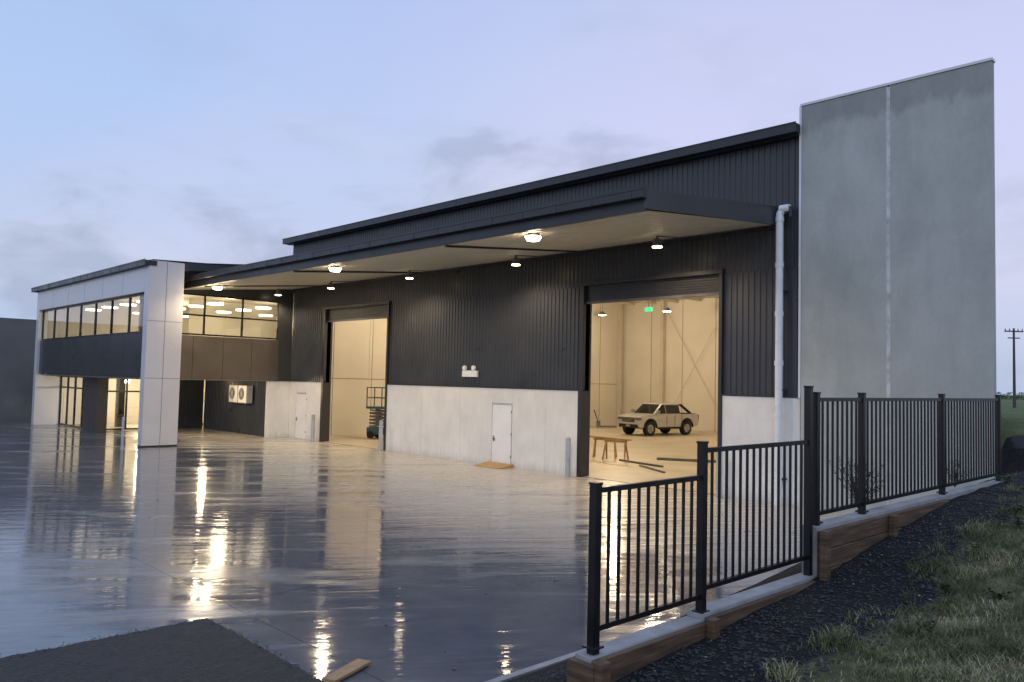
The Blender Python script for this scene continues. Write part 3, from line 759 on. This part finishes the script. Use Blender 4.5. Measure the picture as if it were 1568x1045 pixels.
def wmix(fac,a,b):
    m=N.new("ShaderNodeMix"); m.data_type='RGBA'
    for idx,v in ((0,fac),(6,a),(7,b)):
        if isinstance(v,(int,float)): m.inputs[idx].default_value=v
        elif isinstance(v,tuple): m.inputs[idx].default_value=(*v,1)
        else: Lk.new(v,m.inputs[idx])
    return m.outputs[2]
clear=wr(sep.outputs[2],[(0,(.38,.51,.72)),(.12,(.50,.59,.82)),(.3,(.43,.57,.86)),(.6,(.34,.47,.79))])
lav=wr(sep.outputs[2],[(0,(.42,.53,.72)),(.12,(.60,.62,.83)),(.3,(.59,.62,.88)),(.6,(.48,.53,.82))])
def wnoise(scale,vec,sc,det,rough=.55,dist=.3):
    mp=N.new("ShaderNodeMapping"); mp.inputs["Scale"].default_value=vec; mp.inputs["Location"].default_value=(sc,sc*.7,sc*.3); Lk.new(tc.outputs["Generated"],mp.inputs[0])
    n=N.new("ShaderNodeTexNoise"); n.inputs["Scale"].default_value=scale; n.inputs["Detail"].default_value=det; n.inputs["Roughness"].default_value=rough; n.inputs["Distortion"].default_value=dist
    Lk.new(mp.outputs[0],n.inputs["Vector"]); return n.outputs["Fac"]
big=wnoise(1.2,(1,1,1.6),3.1,2)
side=wm('ADD',wm('MULTIPLY',sep.outputs[1],.55),wm('MULTIPLY',big,.7))
base=wmix(wr(side,[(.45,0.0),(.85,1.0)]),clear,lav)
cl=wnoise(3.4,(1,1,2.4),7.4,5,.5,.15)
det=wnoise(7.0,(1,1,2.2),2.3,5,.55,.3)
low=wr(sep.outputs[2],[(0.0,1.0),(.20,.95),(.32,.2),(.7,.25)])
cm=wm('MULTIPLY',wr(cl,[(.47,0.0),(.60,1.0)]),low)
# soft cloud banks standing in fixed parts of the sky
def bank(az,el,waz,wel,gain):
    az=math.radians(az); el=math.radians(el); c=(math.cos(az)*math.cos(el),math.sin(az)*math.cos(el),math.sin(el))
    s=N.new("ShaderNodeVectorMath"); s.operation='SUBTRACT'; Lk.new(tc.outputs["Generated"],s.inputs[0]); s.inputs[1].default_value=c
    m=N.new("ShaderNodeVectorMath"); m.operation='MULTIPLY'; Lk.new(s.outputs[0],m.inputs[0]); m.inputs[1].default_value=(1/waz,1/waz,1/wel)
    l=N.new("ShaderNodeVectorMath"); l.operation='LENGTH'; Lk.new(m.outputs[0],l.inputs[0])
    q=wm('SUBTRACT',wm('ADD',1.0,wm('MULTIPLY',wm('SUBTRACT',det,.5),2.4)),l.outputs["Value"])
    return wm('MULTIPLY',wr(q,[(.0,0.0),(.75,1.0)],True),gain)
b1=bank(136,13.5,.20,.085,.75); b2=bank(162,7,.34,.09,.85); b3=bank(150,17,.10,.03,.35)
cm=wm('MINIMUM',wm('MAXIMUM',wm('MAXIMUM',cm,b1),wm('MAXIMUM',b2,b3)),1.0)
shade=wr(det,[(.36,(.60,.64,.80)),(.62,(.37,.42,.58))])
skyc=wmix(wm('MULTIPLY',cm,.85),base,shade)
bg=N.new("ShaderNodeBackground"); Lk.new(skyc,bg.inputs[0]); bg.inputs[1].default_value=1.04
sky=N.new("ShaderNodeTexSky"); sky.sky_type='NISHITA'; sky.sun_disc=False; sky.sun_elevation=math.radians(4); sky.sun_rotation=math.radians(200)
bg2=N.new("ShaderNodeBackground"); Lk.new(sky.outputs[0],bg2.inputs[0]); bg2.inputs[1].default_value=.01
ad=N.new("ShaderNodeAddShader"); Lk.new(bg.outputs[0],ad.inputs[0]); Lk.new(bg2.outputs[0],ad.inputs[1]); Lk.new(ad.outputs[0],out.inputs[0])
sun=light("sun",'SUN',(0,-30,30),.35,(1,.98,.95)); sun.data.angle=math.radians(25)
sun.rotation_euler=Vector((-.55,.75,-.45)).to_track_quat('-Z','Y').to_euler()
